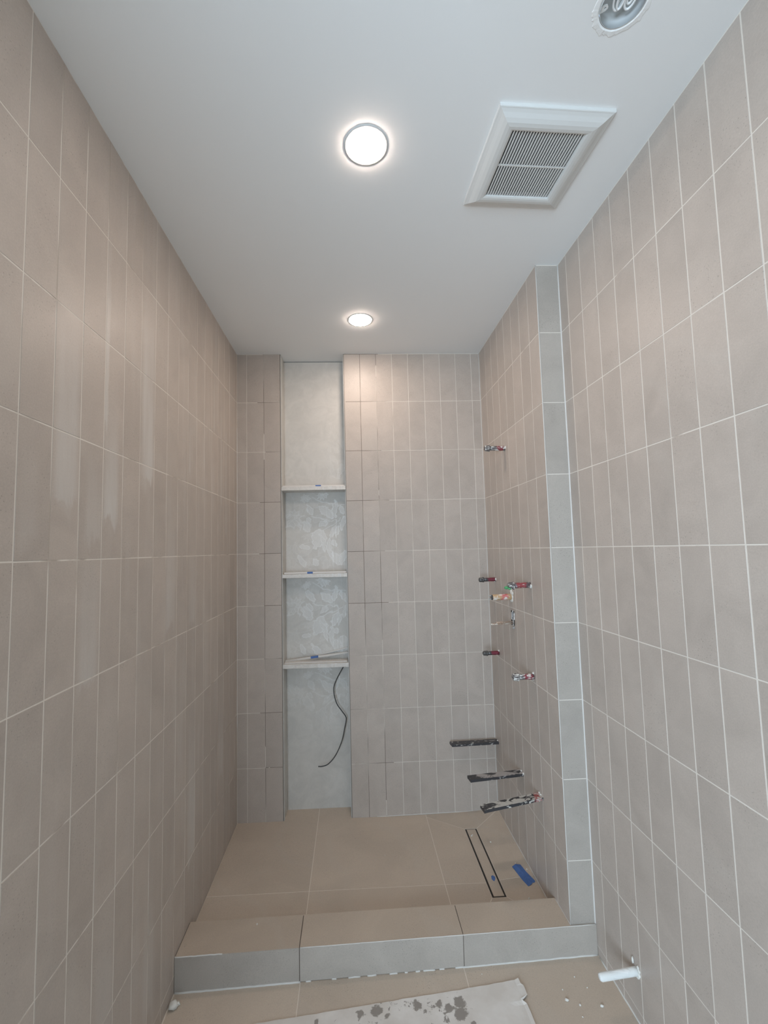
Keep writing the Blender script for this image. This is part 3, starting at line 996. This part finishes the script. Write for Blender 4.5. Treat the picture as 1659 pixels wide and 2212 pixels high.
# ------------------------------------------------------------------ recessed lamps
def downlight(x, y, label):
    o = empty('downlight', (x, y, ZC))
    bm = lathe_bm([(0, .0660), (.0009, .0655), (.0012, .0600), (.0011, .0560), (.0005, .0550)], (x, y, ZC), (0, 0, -1), 48, cap=False)
    link('trim_ring', from_bm('ring', bm, True), M_PLASTIC, (x, y, ZC), o)
    bm = lathe_bm([(.0008, .0560), (.0028, .0555), (.0050, .050), (.0066, .038), (.0074, .020), (.0075, .004)], (x, y, ZC), (0, 0, -1), 48)
    link('lens', from_bm('lens', bm, True), M_LENS, (x, y, ZC), o)
    tag(o, label, 'lamp', 'round recessed ceiling lamps')


downlight(0.7345, -1.352, 'lit round recessed ceiling lamp beside the exhaust vent')
downlight(0.7345, -0.388, 'lit round recessed ceiling lamp near the niche wall')

# ------------------------------------------------------------------ open round electrical box with coiled cables
jb = empty('junction_box', (HC[0], HC[1], ZC))
R_in = HR - .0015
bm = lathe_bm([(-0.001, R_in - .0008), (-0.001, R_in), (.046, R_in), (.046, .001)], (HC[0], HC[1], ZC), (0, 0, 1), 48, cap=False)
link('can', from_bm('can', bm, True), M_PVC, (HC[0], HC[1], ZC), jb)
# rough plaster collar
bm = bmesh.new()
n = 90
ra, rb, rc = [], [], []
for k in range(n):
    a = 2 * math.pi * k / n
    d = Vector((math.cos(a), math.sin(a), 0))
    j = noise.noise(Vector((math.cos(a) * 5, math.sin(a) * 5, 0))) * .5 + noise.noise(Vector((math.cos(a) * 18, math.sin(a) * 18, 3))) * .5
    ro = HR + .0125 + .008 * j
    ra.append(bm.verts.new(Vector((HC[0], HC[1], ZC + .0005)) + d * (HR - .0002)))
    rb.append(bm.verts.new(Vector((HC[0], HC[1], ZC - .0016 - .0008 * j)) + d * (HR + .003)))
    rc.append(bm.verts.new(Vector((HC[0], HC[1], ZC - .0010)) + d * (ro - .001)))
    bm.verts.new
rd = [bm.verts.new((v.co.x + (v.co.x - HC[0]) * .03, v.co.y + (v.co.y - HC[1]) * .03, ZC + .0004)) for v in rc]
for A_, B_ in ((ra, rb), (rb, rc), (rc, rd)):
    for k in range(n):
        bm.faces.new((A_[k], A_[(k + 1) % n], B_[(k + 1) % n], B_[k]))
link('plaster_collar', from_bm('collar', bm), M_COLLAR, (HC[0], HC[1], ZC), jb)['label'] = 'ragged plaster edge round the hole'
# screw ear with two holes
bm = bmesh.new()
ea = Vector((HC[0] - .045, HC[1] + .020, ZC + .004))
shape = [(-.006, -.006), (.014, -.0062), (.0185, -.004), (.0195, 0), (.0185, .004), (.014, .0062), (-.006, .006)]
e1, e2 = Vector((.84, -.54, 0)), Vector((.54, .84, 0))
holes = [(.003, 0), (.0135, 0)]
outer = [bm.verts.new(ea + e1 * p[0] + e2 * p[1]) for p in shape]
ed = [bm.edges.new((outer[i], outer[(i + 1) % len(outer)])) for i in range(len(outer))]
for hx, hy in holes:
    hv = [bm.verts.new(ea + e1 * (hx + .0022 * math.cos(q)) + e2 * (hy + .0022 * math.sin(q))) for q in [2 * math.pi * i / 10 for i in range(10)]]
    ed += [bm.edges.new((hv[i], hv[(i + 1) % 10])) for i in range(10)]
bmesh.ops.triangle_fill(bm, use_beauty=True, edges=ed)
g_ = bmesh.ops.extrude_face_region(bm, geom=bm.faces[:])
for e in g_['geom']:
    if isinstance(e, bmesh.types.BMVert):
        e.co.z += 0.0022
link('screw_ear', from_bm('ear', bm), M_PLASTIC, tuple(ea), jb)
tag(jb, 'open round electrical box in the ceiling with a ragged plaster edge', 'electrical box')


def loop_cable(cx, w_, y0, y1, z, lean, label, tilt=0.0):
    pts = []
    for k in range(25):
        a = math.pi * k / 24
        pts.append((cx + w_ * math.cos(a) + lean * math.sin(a), y0 + (y1 - y0) * math.sin(a) ** 0.8, z + tilt * math.sin(a)))
    pts = [(pts[0][0], y0 - .028, z + .02)] + pts + [(pts[-1][0], y0 - .028, z + .02)]
    o = link('coiled_cable', from_bm('coiled_cable', tube_bm(pts, .0024, 8), True), M_CABLE, (cx, y0, z))
    tag(o, label, 'cable', 'pale cables coiled in the ceiling box')


loop_cable(HC[0] - .008, .0125, HC[1] - .012, HC[1] + .0235, ZC + .014, .005, 'pale cable loop in the ceiling box nearest its screw ear')
loop_cable(HC[0] - .004, .0075, HC[1] - .012, HC[1] + .020, ZC + .012, .004, 'short narrow pale cable loop inside the loop nearest the screw ear')
loop_cable(HC[0] + .003, .0045, HC[1] - .012, HC[1] + .0245, ZC + .020, -.002, 'tight pale cable bend in the middle of the ceiling box')
loop_cable(HC[0] + .017, .0120, HC[1] - .012, HC[1] + .0200, ZC + .013, .003, 'broad pale cable loop in the ceiling box away from the screw ear')
loop_cable(HC[0] + .016, .0075, HC[1] - .012, HC[1] + .0120, ZC + .016, .003, 'small pale cable loop within the broad loop of the ceiling box')


# ------------------------------------------------------------------ pipe ends on the shower side wall
def pipe_stub(y, z, length, r, mp, mc, label, capr=1.30, plug=True, plaster=0, slope=(0, 0), seed=1, hexcap=False):
    o = empty('pipe_stub', (XS, y, z))
    ax = Vector((-1, slope[0], slope[1])).normalized()
    p0 = Vector((XS + .004, y, z))
    Lp = length * 0.74
    link('pipe', from_bm('pipe', lathe_bm([(0, r), (Lp * .3, r * 1.0), (Lp * .5, r * .97), (Lp * .75, r * .98), (Lp, r * .95)], p0, ax, 20, wob=.10), True), mp, (XS, y, z), o)
    c0 = p0 + ax * (Lp - .004)
    seg = 6 if hexcap else 20
    rc_ = r * capr
    link('collar', from_bm('collar', lathe_bm([(0, r * 1.0), (.001, rc_ * 1.08), (.006, rc_ * 1.10), (.007, rc_ * .95)], c0, ax, 20), True), M_CAP if mc is M_CAP else mc, tuple(c0), o)
    link('cap', from_bm('cap', lathe_bm([(.006, rc_ * .97), (.020, rc_ * .97), (.025, rc_ * .88), (.028, rc_ * .5)], c0, ax, seg)), mc, tuple(c0), o)
    if plaster:
        bm = bmesh.new()
        for k in range(plaster):
            a = random.uniform(0, 6.28)
            lump_bm((XS - .0015, y + math.cos(a) * r * 1.0, z + math.sin(a) * r * 1.0), .004, .007, .008, seed + k, bm)
        link('plaster_ring', from_bm('plaster', bm, True), M_PLASTER, (XS, y, z), o)['label'] = 'rough white plaster where the pipe leaves the tile'
    tag(o, label, 'pipe', 'capped pipe ends on the shower wall')
    return o


pipe_stub(-.366, .5170, .118, .0125, M_PIPE_W, M_CAPW, 'highest capped pipe end on the shower wall, plastered with dark red at its root', plaster=3, slope=(.00, .008), seed=3)
pipe_stub(-.128, -.1730, .100, .0105, M_PIPE_D, M_CAP, 'dark capped pipe end close to the back corner, level with the green-tipped one', plaster=2, seed=5, slope=(0, -.01))
pc = pipe_stub(-.604, -.1665, .112, .0125, M_PIPE_R, M_CAPW, 'capped pipe end with a green tip on the shower wall', plaster=3, seed=8, slope=(0, -.015))
bm = bmesh.new()
lump_bm((XS - .110, -.606, -.176), .010, .009, .007, 4, bm)
lump_bm((XS - .098, -.612, -.180), .008, .006, .006, 5, bm)
link('putty', from_bm('putty', bm, True), M_GREEN, (XS - .11, -.606, -.176), pc)['label'] = 'green putty on the pipe tip'
pipe_stub(-.136, -.5760, .096, .0110, M_PIPE_D, M_CAP, 'short dark capped pipe end near the back corner, above the thin shadowed joint', plaster=2, seed=9, capr=1.2) ['label'] = 'dark capped pipe end near the back corner, lower of the two dark ones'
pipe_stub(-.594, -.5735, .104, .0125, M_PIPE_W, M_CAPW, 'lowest capped pipe end, white with plaster and dark red near the wall', plaster=5, seed=12, slope=(0, .0))

# the brass valve body
vb = empty('valve_stub', (XS, -.366, -.2445))
p0 = Vector((XS + .004, -.366, -.2445))
link('body', from_bm('body', lathe_bm([(0, .0150), (.03, .0152), (.05, .0148), (.098, .0148), (.102, .0135)], p0, (-1, 0, -.006), 24, wob=.06), True), M_BRASS, (XS, -.366, -.2445), vb)
link('rim', from_bm('rim', lathe_bm([(.100, .0132), (.106, .0132), (.108, .011)], p0, (-1, 0, -.006), 24)), M_CAP, tuple(p0), vb)
bm = bmesh.new()
for dz, dy in ((.008, 0), (-.009, .004)):
    lathe_bm([(.104, .0022), (.121, .0022)], p0 + Vector((0, dy, dz)), (-1, 0, 0), 10, bm)
link('prong', from_bm('prong', bm), M_GALV, tuple(p0), vb)
bm = bmesh.new()
for k in range(6):
    lump_bm((XS - .001, -.366 + random.uniform(-.020, .018), -.2445 + .016 * math.cos(k * 1.1) + random.uniform(-.006, .010)), .0035, .012, .012, 20 + k, bm)
link('plaster_ring', from_bm('plaster', bm, True), M_PLASTER, (XS, -.366, -.2445), vb)
tag(vb, 'thick brass valve stub with a pink-red band below the green-tipped pipe', 'valve')
# plaster smear on the wall above the valve
bm = bmesh.new()
for k in range(7):
    lump_bm((XS - .0004, -.372 + random.uniform(-.006, .006), -.228 + k * .0075), .0012, .008, .007, 40 + k, bm)
o = link('plaster_smear', from_bm('smear', bm, True), M_PLASTER, (XS, -.372, -.22))
tag(o, 'smear of pale plaster on the tile just above the brass valve stub', 'plaster')

# wall clip with a dark slot and thin copper tubes
wc = empty('wall_bracket', (XS, -.378, -.352))
bm = bmesh.new()
y0, y1, z0, z1 = -.394, -.358, -.386, -.312
for lo, hi in (((XS - .003, y0, z0), (XS + .001, y0 + .006, z1)), ((XS - .003, y1 - .014, z0), (XS + .001, y1, z1)), ((XS - .003, y0, z1 - .009), (XS + .001, y1, z1)), ((XS - .003, y0, z0), (XS + .001, y1, z0 + .030))):
    box_bm(lo, hi, 0.0006, bm)
link('plate', from_bm('plate', bm), M_BRK, (XS, -.378, -.352), wc)
box('slot', (XS - .0008, y0 + .004, z0 + .028), (XS + .0005, y1 - .012, z1 - .007), M_DARK, wc, origin=(XS, -.378, -.352))
link('screw', from_bm('screw', lathe_bm([(0, .0062), (.004, .0062), (.0065, .004), (.0068, .001)], (XS - .002, -.388, -.395), (-1, 0, 0), 16)), M_GALV, (XS, -.388, -.395), wc)
tag(wc, 'small metal wall bracket with a dark slot below the brass valve stub', 'bracket')
for dz, lb in ((.0055, 'upper'), (-.0030, 'lower')):
    L_ = .112 if lb == 'lower' else .085
    o = link('copper_tube', from_bm('copper_tube', lathe_bm([(0, .0030), (L_ * .6, .0030), (L_ * .62, .0042), (L_ * .98, .0040), (L_, .002)], (XS - .003, -.3765, -.3725 + dz), (-1, 0, -.012 if lb == 'lower' else -.03), 12, wob=.08), True), M_COPPER, (XS, -.3765, -.3725 + dz))
    tag(o, 'thin copper tube sticking out of the wall bracket, %s of the two' % lb, 'pipe', 'thin copper tubes at the wall bracket')


# black bench bars
def bar(yw, yt, wd, zt, zw, xt, mat, label, seed, red=False, lumps=2):
    o = empty('bench_bracket', (XS, yw, zw))
    th = 0.0125
    bm = bmesh.new()
    n = 14
    rows = []
    for k in range(n + 1):
        t_ = k / n
        x_ = XS + .004 + (xt - XS - .004) * t_
        y_ = yw + (yt - yw) * t_
        z_ = zw + (zt - zw) * t_
        skew = .006 if k == n else 0
        rows.append([bm.verts.new((x_ + (skew if q else 0), y_ - (wd if q else 0), z_ - (th if r_ else 0))) for q, r_ in ((0, 0), (1, 0), (1, 1), (0, 1))])
    for a, b in zip(rows, rows[1:]):
        for i in range(4):
            bm.faces.new((a[i], a[(i + 1) % 4], b[(i + 1) % 4], b[i]))
    bm.faces.new(rows[0])
    bm.faces.new(rows[-1][::-1])
    bmesh.ops.bevel(bm, geom=[e for e in bm.edges if e.calc_face_angle(0) > 1.0], offset=.0012, segments=2, affect='EDGES')
    link('bar', from_bm('bar', bm), mat, (XS, yw, zw), o)
    bm = bmesh.new()
    for k in range(lumps):
        a = random.random()
        lump_bm((XS - .002, yw - wd * a, zw - (0.0 if k % 2 else th) + random.uniform(-.002, .002)), .004, .007, .004, seed + k, bm)
    link('plaster_ring', from_bm('plaster', bm, True), M_PLASTER, (XS, yw, zw), o)
    tag(o, label, 'bracket', 'black bench bars on the shower wall')
    return o


bar(-.027, -.031, .040, -1.085, -1.082, 1.198, M_BAR1, 'black bench bar nearest the back wall, only lightly spotted with white', 60, lumps=3)
bar(-.376, -.397, .042, -1.086, -1.078, 1.201, M_BAR2, 'middle black bench bar of three, smeared with grey adhesive', 70, lumps=4)
b3 = bar(-.590, -.634, .042, -1.087, -1.070, 1.193, M_BAR3, 'black bench bar nearest the curb, caked in white plaster with red at the wall', 80, lumps=7)

# white pipe near the floor on the right wall
wp = empty('floor_pipe', (XR, -1.069, -1.3745))
p0 = Vector((XR + .004, -1.069, -1.3745))
link('pipe', from_bm('pipe', lathe_bm([(0, .0122), (.02, .0118), (.06, .0117), (.108, .0116), (.125, .0113), (.130, .0090), (.1315, .0060)], p0, (-1, -.01, -.085), 24, wob=.05), True), M_WPIPE, (XR, -1.069, -1.3745), wp)
bm = bmesh.new()
for k in range(7):
    a = 2.2 + k * .55
    lump_bm((XR - .0015, -1.069 + math.cos(a) * .013, -1.3745 + math.sin(a) * .014 + (.004 if k < 2 else 0)), .003, .006, .007, 90 + k, bm)
lump_bm((XR - .004, -1.055, -1.354), .003, .004, .011, 99, bm)
link('plaster_ring', from_bm('plaster', bm, True), M_PLASTER, (XR, -1.069, -1.3745), wp)
tag(wp, 'white pipe sticking out of the right wall just above the bathroom floor', 'pipe')


# ------------------------------------------------------------------ paper protection sheet with adhesive stains
def sheet_mat():
    t = NT('paper_sheet')
    p = t.pos()
    a = t.noise(p, 10.0, 4, 0.6)
    col = t.mix(t.ramp(a, 0.35, 0.65), (0.66, 0.625, 0.58), (0.76, 0.735, 0.70))
    d = t.noise(p, 34.0, 5, 0.62, 0.5)
    band = t.ramp(t.sep(p)[0], 0.40, 0.50)
    band2 = t.ramp(t.sep(p)[0], 1.06, 1.10, 1, 0)
    m = t.math('MULTIPLY', t.math('MULTIPLY', t.ramp(d, 0.615, 0.65), band), band2)
    x, y = t.sep(p)[0], t.sep(p)[1]
    nz = t.math('MULTIPLY', t.math('SUBTRACT', t.noise(p, 60.0, 4, 0.65), 0.5), 0.035)
    for (bx, by, br) in ((1.005, -.958, .020), (.965, -.975, .017), (1.000, -.997, .022), (.935, -.958, .012), (.86, -.958, .016), (.72, -.965, .020), (.665, -.969, .014), (.755, -.985, .010), (1.035, -1.03, .009), (.81, -1.035, .012), (.70, -1.03, .010), (.52, -.985, .008)):
        dx, dy = t.math('SUBTRACT', x, bx), t.math('SUBTRACT', y, by)
        r = t.math('SQRT', t.math('ADD', t.math('MULTIPLY', dx, dx), t.math('MULTIPLY', dy, dy)))
        m = t.math('MAXIMUM', m, t.ramp(t.math('ADD', r, nz), br - .003, br + .001, 1, 0))
    col = t.mix(t.math('MULTIPLY', m, 0.85), col, (0.235, 0.21, 0.185))
    t.bump(a, 0.3, 0.004)
    return t.set(Base_Color=col, Roughness=0.8)


def sheet():
    bm = bmesh.new()
    # outline: top edge, torn right edge, back to behind the camera
    e0, e1 = (0.30, -0.9745), (1.233, -.9006)
    nx, ny = 60, 60
    grid = {}
    for i in range(nx + 1):
        u_ = i / nx
        for j in range(ny + 1):
            v_ = (j / ny) ** 1.6
            tx, ty = e0[0] + (e1[0] - e0[0]) * u_, e0[1] + (e1[1] - e0[1]) * u_
            jag = 0.0022 * noise.noise(Vector((tx * 30, 0, 0)))
            bx, by = tx + 0.03 + .05 * u_ * 0, -2.35
            x_ = tx + (bx - tx) * v_
            y_ = ty + jag + (by - ty) * v_
            if i == nx:
                dy = ty - y_
                # the torn notch in the right edge and its ragged run
                x_ += .004 * noise.noise(Vector((y_ * 25, 1, 0)))
                if .062 < dy < .072:
                    x_ -= .020
                elif dy >= .072:
                    x_ -= .004
                elif dy > .02:
                    x_ += .007
            z_ = FS(x_) + .0022 + .0016 * (0.5 + noise.noise(Vector((x_ * 6, y_ * 6, 2))))
            if u_ > .93 and v_ < .05:
                z_ += .004 * (u_ - .93) / .07
            if i == nx:
                z_ += .003
            grid[i, j] = bm.verts.new((x_, y_, z_))
    for i in range(nx):
        for j in range(ny):
            bm.faces.new((grid[i, j], grid[i, j + 1], grid[i + 1, j + 1], grid[i + 1, j]))
    g_ = bmesh.ops.extrude_face_region(bm, geom=bm.faces[:])
    for e in g_['geom']:
        if isinstance(e, bmesh.types.BMVert):
            e.co.z -= 0.0012
    return from_bm('sheet', bm, False)


ps = link('paper_sheet', sheet(), sheet_mat(), (.75, -1.6, FS(.75)))
tag(ps, 'pale paper protection sheet on the floor with brown stains and a torn edge', 'paper sheet')

# plaster lump and crumbs
bm = bmesh.new()
lump_bm((0, 0, 0), .0165, .015, .010, 5, bm, 2, .7)
lump_bm((.010, .006, -.003), .009, .008, .006, 6, bm, 2, .7)
lp = from_bm('lump', bm, True)
o = link('plaster_lump', lp, M_PLASTER)
o.location = (0.0195, -.897, FS(.0195) + .0095)
tag(o, 'crumbly lump of white plaster on the floor at the foot of the left wall', 'debris')
crumb = None
spots = [(1.3695, -.9814, 1.25, 'b', 'largest white crumb on the bathroom floor, first of the row right of the torn paper'), (1.405, -.9992, 1.0, 'b', 'middle white crumb of the row of three between paper sheet and right wall'),
         (1.4756, -1.0093, 1.15, 'b', 'white crumb of the row of three lying nearest the right wall'), (1.372, -.945, .6, 'b', 'tiny white crumb just behind the largest crumb on the bathroom floor'),
         (1.435, -.905, .7, 'b', 'small white crumb close to the right foot of the curb'), (1.11, -.868, .5, 'b', 'tiny white crumb between curb foot and top edge of the paper sheet'),
         (1.395, -1.035, .55, 'b', 'tiny white crumb nearest the camera, below the row of three'), (1.46, -.945, .5, 'b', 'tiny white crumb under the white floor pipe'),
         (1.345, -.249, .9, 's', 'white crumb right of the far end of the slot drain'), (1.262, -.195, 1.1, 's', 'larger white crumb on the far end of the drain cover'), (1.268, -.186, .8, 's', 'smaller white crumb touching the larger one on the drain cover'),
         (1.395, -.610, .9, 's', 'white crumb right of the near end of the slot drain'), (1.452, -.447, .8, 's', 'white crumb between the blue tape and the shower wall'), (1.414, -.405, .6, 's', 'tiny white crumb at the far edge of the large blue tape'),
         (.27, -.73, .8, 'c', 'single white crumb on the left part of the curb top'), (.80, -.31, .5, 's', 'lone tiny white crumb in the middle of the shower floor')]
for (x_, y_, s_, wh, lb) in spots:
    if crumb is None:
        bm = lump_bm((0, 0, 0), .0046, .0046, .003, 3, None, 1, .7)
        crumb = link('plaster_crumb', from_bm('crumb', bm), M_PLASTER)
        o = crumb
    else:
        o = crumb.copy()
        C.objects.link(o)
    o.scale = (s_, s_, s_)
    o.rotation_euler = (0, 0, random.uniform(0, 6))
    z_ = {'b': FS(x_), 's': SF(x_, y_), 'c': CT(x_)}[wh]
    o.location = (x_, y_, z_ + .0022 * s_)
    o['category'] = 'debris'
    if wh != 'c':
        o['group'] = {'b': 'white crumbs on the bathroom floor', 's': 'white crumbs on the shower floor'}[wh]
    o['label'] = lb
# meshes built with from_bm at z 0 carry Z0 already; put these small ones back
for me in (lp, crumb.data):
    me.transform(Matrix.Translation((0, 0, -Z0)))
for o in [o for o in bpy.data.objects if o.name.startswith(('plaster_crumb', 'plaster_lump'))]:
    o.location.z += Z0
